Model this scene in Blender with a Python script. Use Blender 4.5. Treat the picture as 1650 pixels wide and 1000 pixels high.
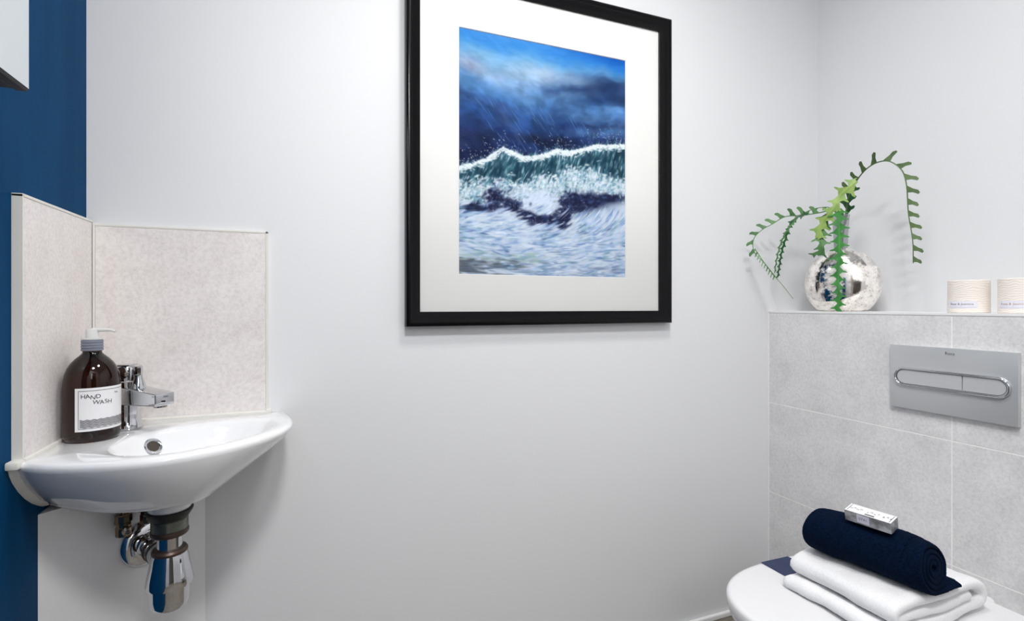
import bpy, bmesh, math, random
import numpy as np
from mathutils import Vector, Matrix, noise as mnoise

for o in list(bpy.data.objects): bpy.data.objects.remove(o)
sc = bpy.context.scene
COL = sc.collection
CH = 1.023                       # camera height above the floor; heights below are written as CH + offset
YAW = math.radians(21.3)

# ---------------------------------------------------------------- camera
cam_d = bpy.data.cameras.new('camera'); cam = bpy.data.objects.new('camera', cam_d); COL.objects.link(cam)
cam.location = (0, 0, CH); cam.rotation_euler = (math.pi/2, 0, -YAW)
cam_d.sensor_width = 36; cam_d.lens = 18.0; cam_d.shift_y = -8/1650
cam_d.clip_start = .02
sc.camera = cam
# ---------------------------------------------------------------- world, lights, exposure
w = bpy.data.worlds.new('hall ambient fill'); sc.world = w; w.use_nodes = True  # plain ambient fill, stands in for light from the open hall
w.node_tree.nodes['Background'].inputs[0].default_value = (1, .97, .95, 1)
w.node_tree.nodes['Background'].inputs[1].default_value = .3
def area(name, loc, target, size, power, color=(1, 1, 1), shape='DISK', size_y=None):
    d = bpy.data.lights.new(name, 'AREA'); d.energy = power; d.color = color; d.shape = shape; d.size = size
    if size_y: d.size_y = size_y
    o = bpy.data.objects.new(name, d); COL.objects.link(o); o.location = loc
    o.rotation_euler = (Vector(target)-Vector(loc)).to_track_quat('-Z', 'Y').to_euler()
    return o
area('ceiling_lamp_light', (.62, .56, CH+1.33), (.62, .56, 0), .30, 11.5, (1, .985, .965))
area('entry_lamp_light', (.22, -.12, CH+1.33), (.22, -.12, 0), .30, 25, (1, .992, .982))
area('hall_fill_light', (.14, -1.3, CH+.85), (.75, 1.0, CH+.2), .7, 8, (1, .97, .94), 'RECTANGLE', .8)  # added soft fill through the doorway, an unseen source behind the camera
sc.view_settings.view_transform = 'Standard'; sc.view_settings.look = 'None'
sc.view_settings.gamma = 1; sc.view_settings.use_curve_mapping = False
sc.view_settings.exposure = -0.03

# ---------------------------------------------------------------- helpers
def lin(c):
    return tuple(((v/255)/12.92 if v/255 <= .04045 else ((v/255+.055)/1.055)**2.4) for v in c[:3])+(1,)
def mat(name, rgb, rough=.5, metal=0., **k):
    m = bpy.data.materials.new(name); m.use_nodes = True
    b = m.node_tree.nodes['Principled BSDF']
    b.inputs['Base Color'].default_value = lin(rgb); b.inputs['Roughness'].default_value = rough; b.inputs['Metallic'].default_value = metal
    for kk, v in k.items(): b.inputs[kk.replace('_', ' ')].default_value = v
    return m
def nd(m, t, **k):
    n = m.node_tree.nodes.new(t)
    for a, v in k.items(): setattr(n, a, v)
    return n
def lk(m, a, b): m.node_tree.links.new(a, b)
def bsdf(m): return m.node_tree.nodes['Principled BSDF']
def noise_tex(m, scale, detail=6, rough=.6, vec=None, stretch=None):
    tc = nd(m, 'ShaderNodeTexCoord'); n = nd(m, 'ShaderNodeTexNoise')
    n.inputs['Scale'].default_value = scale; n.inputs['Detail'].default_value = detail; n.inputs['Roughness'].default_value = rough
    src = tc.outputs['Object']
    if stretch:
        mp = nd(m, 'ShaderNodeMapping'); mp.inputs['Scale'].default_value = stretch; lk(m, src, mp.inputs[0]); src = mp.outputs[0]
    lk(m, src, n.inputs['Vector']); return n
def ramp(m, src, stops):
    r = nd(m, 'ShaderNodeValToRGB'); el = r.color_ramp.elements
    while len(el) < len(stops): el.new(.5)
    for e, (p, c) in zip(el, stops): e.position = p; e.color = lin(c)
    lk(m, src, r.inputs[0]); return r
def bump(m, src, strength, dist):
    b = nd(m, 'ShaderNodeBump'); b.inputs['Strength'].default_value = strength; b.inputs['Distance'].default_value = dist
    lk(m, src, b.inputs['Height']); lk(m, b.outputs[0], bsdf(m).inputs['Normal']); return b
WPOS = {}
def empty(name, loc, label, cat, group=None):
    o = bpy.data.objects.new(name, None); COL.objects.link(o); o.location = loc; o.empty_display_size = .02
    o['label'] = label; o['category'] = cat
    if group: o['group'] = group
    WPOS[o.name] = Vector(loc); return o
def mk(name, verts, faces, m, parent=None, smooth=False, loc=None, angle=35, label=None, kind=None):
    """one mesh object; verts are in room coordinates"""
    base = WPOS[parent.name] if parent else Vector(loc or (0, 0, 0))
    me = bpy.data.meshes.new(name)
    me.from_pydata([tuple(Vector(v)-base) for v in verts], [], faces); me.validate(); me.update()
    bm = bmesh.new(); bm.from_mesh(me); bmesh.ops.recalc_face_normals(bm, faces=bm.faces); bm.to_mesh(me); bm.free()
    o = bpy.data.objects.new(name, me); COL.objects.link(o)
    me.materials.append(m)
    if smooth:
        me.polygons.foreach_set('use_smooth', [True]*len(me.polygons)); me.set_sharp_from_angle(angle=math.radians(angle))
    if parent: o.parent = parent
    elif loc: o.location = loc
    WPOS[o.name] = base
    if label: o['label'] = label
    if kind: o['kind'] = kind
    return o
def tag(o, label, cat, group=None):
    o['label'] = label; o['category'] = cat
    if group: o['group'] = group
    return o
class G:
    """collects geometry for one mesh"""
    def __init__(s): s.v = []; s.f = []
    def add(s, v, f, M=None):
        n = len(s.v)
        s.v += [tuple(M @ Vector(p)) if M else tuple(p) for p in v]; s.f += [[i+n for i in q] for q in f]; return s
    def bm(s, b, M=None):
        b.verts.index_update(); s.add([tuple(v.co) for v in b.verts], [[v.index for v in f.verts] for f in b.faces], M); b.free(); return s
    def box(s, lo, hi, bev=0, seg=2, M=None):
        b = bmesh.new(); bmesh.ops.create_cube(b, size=1)
        for v in b.verts: v.co = Vector([(lo[i]+hi[i])/2+v.co[i]*(hi[i]-lo[i]) for i in range(3)])
        if bev: bmesh.ops.bevel(b, geom=b.edges[:], offset=bev, segments=seg, affect='EDGES', profile=.5)
        return s.bm(b, M)
    def lathe(s, prof, n=48, M=None, caps=True):
        v = []; f = []
        for r, z in prof:
            for k in range(n):
                a = 2*math.pi*k/n; v.append((r*math.cos(a), r*math.sin(a), z))
        for i in range(len(prof)-1):
            for k in range(n):
                k2 = (k+1) % n; f.append([i*n+k, i*n+k2, (i+1)*n+k2, (i+1)*n+k])
        if caps:
            f.append(list(range(n))[::-1]); f.append([(len(prof)-1)*n+k for k in range(n)])
        return s.add(v, f, M)
    def tube(s, pts, r, n=12, caps=True):
        pts = [Vector(p) for p in pts]; rs = r if isinstance(r, (list, tuple)) else [r]*len(pts)
        v = []; f = []; up = None
        for i, p in enumerate(pts):
            t = (pts[min(i+1, len(pts)-1)]-pts[max(i-1, 0)]).normalized()
            if up is None: up = t.orthogonal().normalized()
            up = (up-t*up.dot(t)).normalized(); sd = t.cross(up)
            for k in range(n):
                a = 2*math.pi*k/n; v.append(p+(up*math.cos(a)+sd*math.sin(a))*rs[i])
        for i in range(len(pts)-1):
            for k in range(n):
                k2 = (k+1) % n; f.append([i*n+k, i*n+k2, (i+1)*n+k2, (i+1)*n+k])
        if caps: f.append(list(range(n))[::-1]); f.append([(len(pts)-1)*n+k for k in range(n)])
        return s.add(v, f)
    def make(s, name, m, parent=None, **k): return mk(name, s.v, s.f, m, parent, **k)
def T(x, y, z, rz=0., rx=0., ry=0.):
    return Matrix.Translation((x, y, z)) @ Matrix.Rotation(rz, 4, 'Z') @ Matrix.Rotation(ry, 4, 'Y') @ Matrix.Rotation(rx, 4, 'X')
def catmull(pts, n):
    """open smooth curve through pts, n samples, even arc length"""
    P = [Vector(p) for p in pts]; P = [P[0]*2-P[1]]+P+[P[-1]*2-P[-2]]; out = []
    for i in range(1, len(P)-2):
        for k in range(24):
            t = k/24; a, b, c, d = P[i-1:i+3]
            out.append(.5*((2*b)+(c-a)*t+(2*a-5*b+4*c-d)*t*t+(3*b-a-3*c+d)*t**3))
    out.append(P[-2]); L = [0]
    for i in range(1, len(out)): L.append(L[-1]+(out[i]-out[i-1]).length)
    res = []; j = 0
    for k in range(n):
        s = L[-1]*k/(n-1)
        while j < len(L)-2 and L[j+1] < s: j += 1
        res.append(out[j].lerp(out[j+1], (s-L[j])/max(1e-9, L[j+1]-L[j])))
    return res
def text_geo(s, size, depth=0.):
    """flat letters in the XY plane, centred, as verts and faces"""
    c = bpy.data.curves.new('t', 'FONT'); c.body = s; c.size = size; c.align_x = 'CENTER'; c.align_y = 'CENTER'; c.extrude = depth; c.resolution_u = 3
    o = bpy.data.objects.new('t', c); COL.objects.link(o)
    me = bpy.data.meshes.new_from_object(o.evaluated_get(bpy.context.evaluated_depsgraph_get()))
    v = [tuple(p.co) for p in me.vertices]; f = [list(p.vertices) for p in me.polygons]
    bpy.data.objects.remove(o); bpy.data.curves.remove(c); bpy.data.meshes.remove(me)
    return v, f
FW = Vector((math.sin(YAW), math.cos(YAW), 0)); RT = Vector((math.cos(YAW), -math.sin(YAW), 0))
def at(px, py, x):
    """room point seen at photo position (px, py) that stands x metres to the right of the camera"""
    r = FW*825+RT*(px-825)+Vector((0, 0, 492-py)); p = r*(x/r.x); return Vector((p.x, p.y, p.z+CH))

# ---------------------------------------------------------------- materials
white_paint = mat('white wall paint', (226, 227, 229), .55)
n = noise_tex(white_paint, 60, 4); bump(white_paint, n.outputs[0], .05, .002)
ceil_paint = mat('ceiling paint', (235, 235, 235), .7)
navy_paint = mat('navy wall paint', (0, 46, 84), .5, Specular_IOR_Level=.04)
n = noise_tex(navy_paint, 14, 5, .6, stretch=(1, 1, .18)); bump(navy_paint, n.outputs[0], .12, .003)
r_ = ramp(navy_paint, n.outputs[0], [(.3, (0, 56, 96)), (.7, (4, 66, 108))]); lk(navy_paint, r_.outputs[0], bsdf(navy_paint).inputs['Base Color'])
grout = mat('pale grout', (244, 243, 241), .7)
sealant_m = mat('white silicone', (224, 222, 216), .4)
trim_m = mat('white tile trim', (236, 236, 236), .35)
def tile_mat(name, a, b, c):
    m = mat(name, a, .42)
    n = noise_tex(m, 9, 9, .74); r = ramp(m, n.outputs[0], [(.32, c), (.5, a), (.68, b)])
    n2 = noise_tex(m, 150, 6, .8); r2 = ramp(m, n2.outputs[0], [(.30, (205, 203, 203)), (.56, (255, 255, 255))])
    mx = nd(m, 'ShaderNodeMix', data_type='RGBA', blend_type='MULTIPLY'); mx.inputs[0].default_value = .55
    lk(m, r.outputs[0], mx.inputs[6]); lk(m, r2.outputs[0], mx.inputs[7]); lk(m, mx.outputs[2], bsdf(m).inputs['Base Color'])
    bump(m, n2.outputs[0], .08, .001); return m
tile_m = tile_mat('grey concrete look tile', (227, 226, 227), (236, 235, 236), (215, 213, 214))
splash_m = tile_mat('pale concrete look tile', (233, 228, 226), (239, 235, 233), (225, 218, 215))
ceramic = mat('white ceramic', (236, 237, 239), .06, Coat_Weight=.6, Coat_Roughness=.03)
seat_plastic = mat('white seat plastic', (230, 230, 232), .22)
chrome = mat('chrome', (208, 209, 212), .05, 1.)
dull_chrome = mat('worn chrome', (165, 158, 150), .22, 1.)
brass_m = mat('tarnished nickel fitting', (150, 128, 104), .18, 1.)
rust_m = mat('rusted washer', (88, 74, 66), .4, .7)
rubber = mat('black rubber', (16, 16, 17), .5)
dark_hole = mat('dark opening', (58, 48, 40), .5)
black_frame = mat('satin black lacquer', (6, 6, 8), .22, Specular_IOR_Level=.22)
mat_board = mat('white mount board', (230, 230, 228), .9, Specular_IOR_Level=.1)
sat_metal = mat('satin grey metal', (200, 202, 204), .34, .45)
but_metal = mat('brushed grey metal', (206, 208, 210), .34, .45)
steel = mat('polished steel edge', (215, 217, 220), .08, 1.)
black_m = mat('black cabinet side', (14, 13, 14), .5)
mirror_m = mat('mirror', (222, 228, 230), .02, 1.)
floor_m = mat('grey brown vinyl floor', (128, 120, 110), .45)
n = noise_tex(floor_m, 6, 7, .6, stretch=(1, 9, 1)); r_ = ramp(floor_m, n.outputs[0], [(.3, (98, 90, 80)), (.7, (150, 142, 130))]); lk(floor_m, r_.outputs[0], bsdf(floor_m).inputs['Base Color'])

# ---------------------------------------------------------------- the sea picture, painted stroke by stroke
def paint_sea(W=330, H=416, seed=4):
    """returns H x W x 3 array of display-referred colours (0..1): a stormy sea in loose brush strokes"""
    R = np.random.RandomState(seed)
    def noise(fx, fy, oct=4, gain=.55):
        out = np.zeros((H, W)); amp = 1.; tot = 0.
        for o in range(oct):
            nx, ny = int(fx*2**o)+2, int(fy*2**o)+2
            g = R.rand(ny+1, nx+1)
            xs = np.linspace(0, nx-1e-3, W); ys = np.linspace(0, ny-1e-3, H)
            xi = xs.astype(int); yi = ys.astype(int)
            tx = xs-xi; ty = ys-yi; tx = tx*tx*(3-2*tx); ty = ty*ty*(3-2*ty)
            a = g[np.ix_(yi, xi)]; b = g[np.ix_(yi, xi+1)]; c = g[np.ix_(yi+1, xi)]; d = g[np.ix_(yi+1, xi+1)]
            v = (a*(1-tx)+b*tx)*(1-ty)[:, None]+(c*(1-tx)+d*tx)*ty[:, None]
            out += v*amp; tot += amp; amp *= gain
        return out/tot
    U, V = np.meshgrid(np.linspace(0, 1, W), np.linspace(0, 1, H))
    C = lambda *c: np.array(c)/255.
    def interp(v, stops):
        xs = [s[0] for s in stops]
        return np.stack([np.interp(v, xs, [s[1][k] for s in stops]) for k in range(3)], -1)
    n1 = noise(3, 5); n2 = noise(5, 9); n3 = noise(12, 18)
    v = V+(n1-.5)*.10
    skyL = interp(v, [(0, C(76,142,210)), (.05, C(62,138,208)), (.10, C(102,162,208)), (.15, C(136,170,204)), (.20, C(110,150,195)),
                      (.26, C(78,120,170)), (.33, C(50,88,144)), (.42, C(38,64,116)), (.5, C(26,38,78)), (.6, C(20,26,50))])
    skyR = interp(v, [(0, C(22,94,184)), (.05, C(50,126,202)), (.09, C(90,146,196)), (.12, C(62,92,140)), (.17, C(34,58,100)), (.21, C(58,98,150)),
                      (.27, C(74,112,165)), (.33, C(48,76,124)), (.38, C(34,52,100)), (.6, C(18,24,46))])
    w = np.clip((U-.35)/.55, 0, 1)[..., None]; w = w*w*(3-2*w)
    img = skyL*(1-w)+skyR*w
    def blob(u, v_, su, sv, col, a, rot=0., rag=.5):
        nonlocal img
        du = U-u+(n2-.5)*su*rag*2; dv = (V-v_)+(n1-.5)*sv*rag*2
        cu = du*math.cos(rot)+dv*math.sin(rot); cv = -du*math.sin(rot)+dv*math.cos(rot)
        m = np.exp(-(cu/su)**2-(cv/sv)**2)*a
        img = img*(1-m[..., None])+np.array(col)*m[..., None]
    blob(.42,.125,.2,.035,C(176,196,218),.85); blob(.2,.10,.2,.03,C(138,180,212),.6); blob(.72,.145,.12,.03,C(150,180,210),.7)
    blob(.06,.145,.08,.03,C(165,165,190),.6); blob(.20,.185,.10,.022,C(150,178,210),.7,.2); blob(.36,.195,.08,.014,C(120,155,195),.8)
    blob(.52,.20,.08,.02,C(52,78,122),.7); blob(.88,.135,.16,.03,C(36,58,98),.9,-.15); blob(.68,.175,.12,.018,C(38,60,102),.8,-.1)
    blob(.63,.205,.09,.015,C(100,140,185),.7,-.1); blob(.87,.20,.16,.018,C(34,56,98),.8,-.15)
    blob(.08,.23,.14,.03,C(84,135,190),.7,.3); blob(.18,.30,.2,.03,C(45,66,112),.7,.2)
    blob(.78,.27,.2,.035,C(84,128,180),.8,-.15); blob(.94,.235,.1,.02,C(105,150,200),.6); blob(.80,.325,.22,.013,C(36,52,98),.8,-.1)
    blob(.75,.36,.15,.02,C(80,122,172),.7,-.1); blob(.3,.36,.12,.03,C(74,104,156),.6,.6); blob(.5,.30,.1,.04,C(48,78,128),.6)
    blob(.95,.33,.09,.03,C(84,128,176),.6); blob(.05,.42,.12,.05,C(32,40,76),.7); blob(.5,.42,.3,.025,C(26,32,60),.8)
    n4 = noise(22, 30); img *= (1+.55*(n3-.5)*np.clip(V*5-.3, 0, 1)+.5*(n4-.5)*np.clip(V*5-.5, 0, 1))[..., None]
    # crest line
    cu = [0,.08,.15,.2,.245,.29,.36,.42,.5,.56,.63,.72,.8,.88,1]
    cv = [.565,.545,.52,.49,.465,.475,.495,.487,.47,.445,.45,.43,.405,.40,.385]
    cr = lambda u: np.interp(u, cu, cv)
    crest = cr(U)+(n3-.5)*.02
    t = V-crest
    sea = t > 0
    face = interp(t, [(0, C(150,185,195)), (.015, C(58,98,118)), (.06, C(34,74,92)), (.11, C(52,98,116)), (.16, C(120,160,180)), (.3, C(190,210,228))])
    foam = interp(V, [(.5, C(196,216,228)), (.75, C(200,214,234)), (.9, C(190,206,224)), (1, C(150,170,195))])
    k = np.clip((V-(.625+.05*np.sin(U*7+.6)-(U*.10)))/.05, 0, 1)[..., None]
    S = face*(1-k)+foam*k
    img = np.where(sea[..., None], S, img)
    m_sea = sea.astype(float)
    def sblob(u, v_, su, sv, col, a, rot=0., rag=.5):
        nonlocal img
        o = img.copy(); blob(u, v_, su, sv, col, a, rot, rag); img = o*(1-m_sea[..., None])+img*m_sea[..., None]
    n2b = noise(9, 12); n2 = n2*.4+n2b*.6
    D = C(26,32,66)
    for (u, v_, su, sv, a) in [(.20,.675,.075,.045,.97),(.15,.70,.05,.03,.9),(.08,.725,.09,.022,.8),(.30,.70,.05,.028,.95),(.36,.735,.06,.022,.95),(.44,.752,.07,.02,.95),
                               (.53,.745,.06,.022,.93),(.60,.735,.05,.035,.97),(.58,.68,.035,.035,.9),(.66,.67,.08,.03,.97),(.60,.775,.04,.02,.85),(.40,.78,.025,.015,.8),
                               (.77,.655,.09,.026,.97),(.88,.64,.08,.017,.95),(.96,.625,.06,.015,.8),(.71,.69,.05,.02,.8)]:
        sblob(u, v_, su*1.2, sv*1.28, D, a, 0, .35)
    sblob(.90,.74,.018,.05,C(96,124,176),.8,.35); sblob(.84,.80,.05,.02,C(120,150,195),.7,-.3)
    acc = img
    rr = R.rand
    def stroke(u, v_, ang, L, wd, col, a):
        x, y = u*(W-1), v_*(H-1); L *= W; wd = max(.55, wd*W)
        x0, x1 = int(max(0, x-L-3)), int(min(W, x+L+4)); y0, y1 = int(max(0, y-L-3)), int(min(H, y+L+4))
        if x1 <= x0 or y1 <= y0: return
        xx, yy = np.meshgrid(np.arange(x0, x1)-x, np.arange(y0, y1)-y)
        c, s = math.cos(ang), math.sin(ang)
        p = xx*c+yy*s; q = -xx*s+yy*c+(p*p)/(L*40+1)
        m = np.exp(-np.abs(p/L)**3-(q/wd)**2)*a
        sub = acc[y0:y1, x0:x1]; sub[:] = sub*(1-m[..., None])+np.array(col)*m[..., None]
    acc = np.ascontiguousarray(img)
    def jit(c, j=.06): return np.clip(np.array(c)+(rr()-.5)*2*j+ (R.rand(3)-.5)*j*.6, 0, 1)
    base = acc.copy()
    # soft sky dabs follow the local colour
    for _ in range(1500):
        u, v_ = rr(), rr()*.55
        if v_ > cr(u): continue
        c = base[int(v_*(H-1)), int(u*(W-1))]
        stroke(u, v_, (-.25 if u > .5 else .25)+(rr()-.5)*.9, .012+rr()*.03, .004+rr()*.006, jit(c, .05), .5)
    for _ in range(70):  # slanting spray lines
        u, v_ = .1+rr()*.85, .27+rr()*.2
        if v_ > cr(u): continue
        stroke(u, v_, .95+(rr()-.5)*.25, .012+rr()*.03, .0016, jit(C(110,155,200)), .25+rr()*.35)
    for _ in range(260):
        u = rr(); v_ = cr(u)-abs(R.randn())*.035
        stroke(u, v_, rr()*3, .002+rr()*.003, .0016, jit(C(215,225,235)), .4+rr()*.5)
    # wave face: streaks that lean to the right
    for _ in range(1500):
        u = rr(); d = rr()**1.1*.17; v_ = cr(u)+d
        ang = 2.05-.25*u+(rr()-.5)*.5
        if rr() < .5: stroke(u, v_, ang, .012+rr()*.03, .003+rr()*.004, jit(C(30,70,88) if rr() < .65 else C(70,125,140)), .6)
        else:
            stroke(u, v_, ang, .008+rr()*.03, .0014+rr()*.0028, jit(C(205,222,228) if rr() < .6 else C(130,175,190)), .45+.45*rr())
    for (u, v_, su, sv) in [(.22,.56,.04,.035),(.32,.56,.035,.045),(.42,.55,.05,.05),(.53,.54,.05,.05),(.62,.53,.04,.045),(.75,.48,.06,.03),(.86,.47,.07,.028),(.95,.44,.05,.03),(.93,.52,.05,.015),(.05,.62,.02,.04),(.12,.6,.02,.03)]:
        for _ in range(34):
            stroke(u+R.randn()*su*.55, v_+R.randn()*sv*.6, 2.0+(rr()-.5)*.4, .01+rr()*.02, .004+rr()*.005, jit(C(26,60,78), .04), .6)
    for _ in range(900):  # white lip
        u = rr(); v_ = cr(u)+abs(R.randn())*.010
        stroke(u, v_, -.15+(rr()-.5)*1.6, .004+rr()*.012, .002+rr()*.0025, jit(C(225,234,238), .05), .55+.4*rr())
    # foam band
    for _ in range(2100):
        u = rr(); c0 = .635-.075*u+.03*math.sin(u*7+.6)+(.035 if .3 < u < .6 else 0); v_ = c0+R.randn()*.026
        if v_ < cr(u)+.05: continue
        if rr() < .62: stroke(u, v_, 2.3+(rr()-.5)*1.8, .004+rr()*.014, .002+rr()*.005, jit(C(214,226,234), .07), .5+.4*rr())
        else: stroke(u, v_, 2.3+(rr()-.5)*1.5, .006+rr()*.012, .002+rr()*.003, jit(C(110,155,180), .08), .5)
    for _ in range(500):
        u, v_ = .46+R.randn()*.075, .68+R.randn()*.025
        stroke(u, v_, 2.6+(rr()-.5)*1.6, .005+rr()*.015, .003+rr()*.004, jit(C(205,218,236), .07), .5)
    # restate the dark hollow with ragged dabs
    for (u, v_, su, sv, n) in [(.20,.675,.05,.03,70),(.08,.725,.07,.012,40),(.30,.705,.03,.015,40),(.38,.74,.05,.012,50),(.50,.752,.05,.011,50),(.61,.73,.03,.03,70),(.66,.665,.05,.02,90),(.78,.655,.06,.014,90),(.89,.637,.06,.008,60),(.59,.775,.03,.01,30)]:
        for _ in range(int(n*1.7)):
            stroke(u+R.randn()*su*.62, v_+R.randn()*sv*.8, -.3+(rr()-.5)*1.6, .006+rr()*.014, .003+rr()*.005, jit(C(28,33,66) if rr() < .82 else C(62,84,130), .03), .6)
    for _ in range(260):
        u, v_ = .15+rr()*.6, .65+rr()*.13
        stroke(u, v_, rr()*3, .001+rr()*.003, .0013, jit(C(210,220,235)), .5)
    # foreground swirls
    for _ in range(4200):
        u, v_ = rr(), .70+rr()*.30
        b = base[int(v_*(H-1)), int(u*(W-1))]
        if b.sum() < 1.35 and rr() < .95: continue
        up = max(0, 1-(v_-.7)/.16)
        ang = -.12-(u-.1)*1.15*up+(rr()-.5)*.35 if u > .3 else .05-.5*up+(rr()-.5)*.5
        q = rr()
        q += (n3[int(v_*(H-1)), int(u*(W-1))]-.5)*.9-.13; col = C(214,225,238) if q < .42 else C(172,196,226) if q < .68 else C(116,148,196) if q < .86 else C(120,165,180) if q < .96 else C(74,96,140)
        stroke(u, v_, ang, .008+rr()*.032, .0018+rr()*.0045, jit(col, .05), .45+.35*rr())
    for _ in range(160):
        u, v_ = rr()**1.8, .93+rr()*.07
        stroke(u, v_, .02+(rr()-.5)*.2, .01+rr()*.04, .002+rr()*.005, jit(C(92,100,112) if u < .35 else C(130,150,180), .05), .6)
    for _ in range(60):
        u, v_ = rr()*.5, .90+rr()*.04
        stroke(u, v_, .02+(rr()-.5)*.2, .01+rr()*.03, .002+rr()*.004, jit(C(170,195,190), .05), .5)
    return np.clip(acc, 0, 1)
# ================================================================ THE ROOM
XL, XR, YB, YF, ZC = -.440, 1.699, 1.320, -.62, CH+1.38
XB = 1.458                                              # front of the tiled boxing
def quad(name, pts, m): return mk(name, pts, [[0, 1, 2, 3]], m, kind='structure')
def slab(name, lo, hi, m):
    g = G(); g.box(lo, hi); return g.make(name, m, kind='structure')
slab('floor', (XL-.06, -2.6, -.05), (XR+.06, YB+.06, 0), floor_m)
slab('ceiling', (XL-.06, YF-.06, ZC), (XR+.06, YB+.06, ZC+.05), ceil_paint)
slab('wall_back', (XL-.06, YB, 0), (XR+.06, YB+.06, ZC), white_paint)
slab('wall_left', (XL-.06, YF-.06, 0), (XL, YB, ZC), navy_paint)
slab('wall_right', (XR, YF-.06, 0), (XR+.06, YB, ZC), white_paint)
g = G(); g.box((XL, YF-.06, 0), (.02, YF, ZC)); g.box((.86, YF-.06, 0), (XR, YF, ZC)); g.box((.02, YF-.06, 2.03), (.86, YF, ZC))
g.make('wall_front', white_paint, kind='structure')
g = G(); g.box((-.04, YF-.07, 0), (.025, YF+.014, 2.09), .003); g.box((.855, YF-.07, 0), (.92, YF+.014, 2.09), .003); g.box((.025, YF-.07, 2.025), (.855, YF+.014, 2.09), .003)
g.make('trim_1', trim_m, kind='structure')
slab('wall_hall', (-1.2, -2.62, 0), (2.2, -2.56, 2.4), mat('hall paint', (120, 116, 112), .6))
# tiled boxing behind the toilet, with its tile joints
TOPB = CH-.018
slab('wall_lower_right', (XB+.0004, YF, 0), (XR, YB, TOPB-.006), grout)
g = G()
ys = [YB-.0045, .7765, .1765, -.4235, YF]; zs = [TOPB-.0065, CH-.331, CH-.635, CH-.939, 0.]
for i in range(4):
    for j in range(4):
        g.box((XB, ys[i+1]+.0012, zs[j+1]+.0011), (XB+.009, ys[i]-.0012, zs[j]-.0011), .0006, 1)
g.make('wall_tiles_right', tile_m, kind='structure')
slab('trim_2', (XB-.0015, YF, TOPB-.006), (XR, YB, TOPB), trim_m)
g = G(); g.box((XB-.002, YB-.0052, 0), (XB+.009, YB, TOPB-.001), .001); g.make('trim_3', trim_m, kind='structure')
# corner pipe boxing under the basin
A1 = Vector((-.224, YB, 0)); B1 = Vector((XL, 1.117, 0)); top = CH-.36
mk('wall_corner', [A1, B1, (XL, YB, 0), (A1.x, A1.y, top), (B1.x, B1.y, top), (XL, YB, top)],
   [[0, 1, 4, 3], [3, 4, 5], [1, 2, 5, 4], [2, 0, 3, 5]], white_paint, kind='structure')
g = G(); g.box((XL, YB-.012, 0), (XB, YB, .018), .004); g.make('baseboard_back', trim_m, kind='structure')

# splashback tiles behind the basin
LF, AF = XL+.014, YB-.010
t = empty('splashback_tile', (XL, 1.17, CH-.24), 'pale grey splashback tile on the navy wall behind the hand wash bottle', 'tile')
g = G(); g.box((XL, 1.035, CH-.2435), (LF, AF-.004, CH+.172), .0008, 1); g.make('tile_panel', splash_m, t)
g = G(); g.box((XL, 1.0325, CH-.2435), (LF+.0008, 1.0355, CH+.176), .0005, 1); g.box((XL, 1.0325, CH+.172), (LF+.0008, AF, CH+.177), .0006, 1); g.make('edge_trim', sealant_m, t)
t = empty('splashback_tile', (-.26, YB, CH-.24), 'pale grey splashback tile on the white wall behind the chrome tap', 'tile')
g = G(); g.box((LF+.004, AF, CH-.2435), (-.101, YB, CH+.166), .0008, 1); g.make('tile_panel', splash_m, t)
g = G(); g.box((-.101, AF-.0006, CH-.2435), (-.096, YB, CH+.171), .0008, 1); g.box((LF, AF-.0006, CH+.166), (-.096, YB, CH+.171), .0008, 1)
g.box((LF, AF-.004, CH-.2435), (LF+.004, AF+.002, CH+.172), .001, 1); g.make('edge_trim', sealant_m, t)

# ceiling lamps
em = mat('lit diffuser', (255, 255, 250), .5, Emission_Color=(1, .98, .95, 1), Emission_Strength=3.)
for lx, ly, lb in [(.62, .56, 'round white flush lamp on the ceiling near the picture wall'), (.22, -.12, 'round white flush lamp on the ceiling near the doorway')]:
    t = empty('ceiling_lamp', (lx, ly, ZC), lb, 'lamp', 'flush ceiling lamps')
    g = G(); g.lathe([(.175, 0), (.178, -.008), (.170, -.018), (.160, -.020)], 48, T(lx, ly, ZC)); g.make('rim', trim_m, t, smooth=True)
    g = G(); g.lathe([(.158, 0), (.158, -.026), (.12, -.032), (.01, -.034)], 48, T(lx, ly, ZC)); g.make('diffuser', em, t, smooth=True)

# ================================================================ MIRROR CABINET
t = empty('mirror_cabinet', (XL, .5, CH+.26), 'mirror fronted wall cabinet with black underside on the navy wall', 'cabinet')
zc0 = CH+.2600
g = G(); g.box((XL, .10, zc0), (-.334, .790, zc0+.70), .001); g.make('body', black_m, t)
g = G(); g.box((-.334, .098, zc0-.001), (-.3215, .793, zc0+.702), .0012, 1); d = g.make('door', black_m, t, label='black edged mirror door')
g = G(); g.box((-.3215, .1005, zc0+.0022), (-.3200, .7905, zc0+.6988)); g.make('mirror_glass', mirror_m, d, label='silver mirror face')

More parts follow.
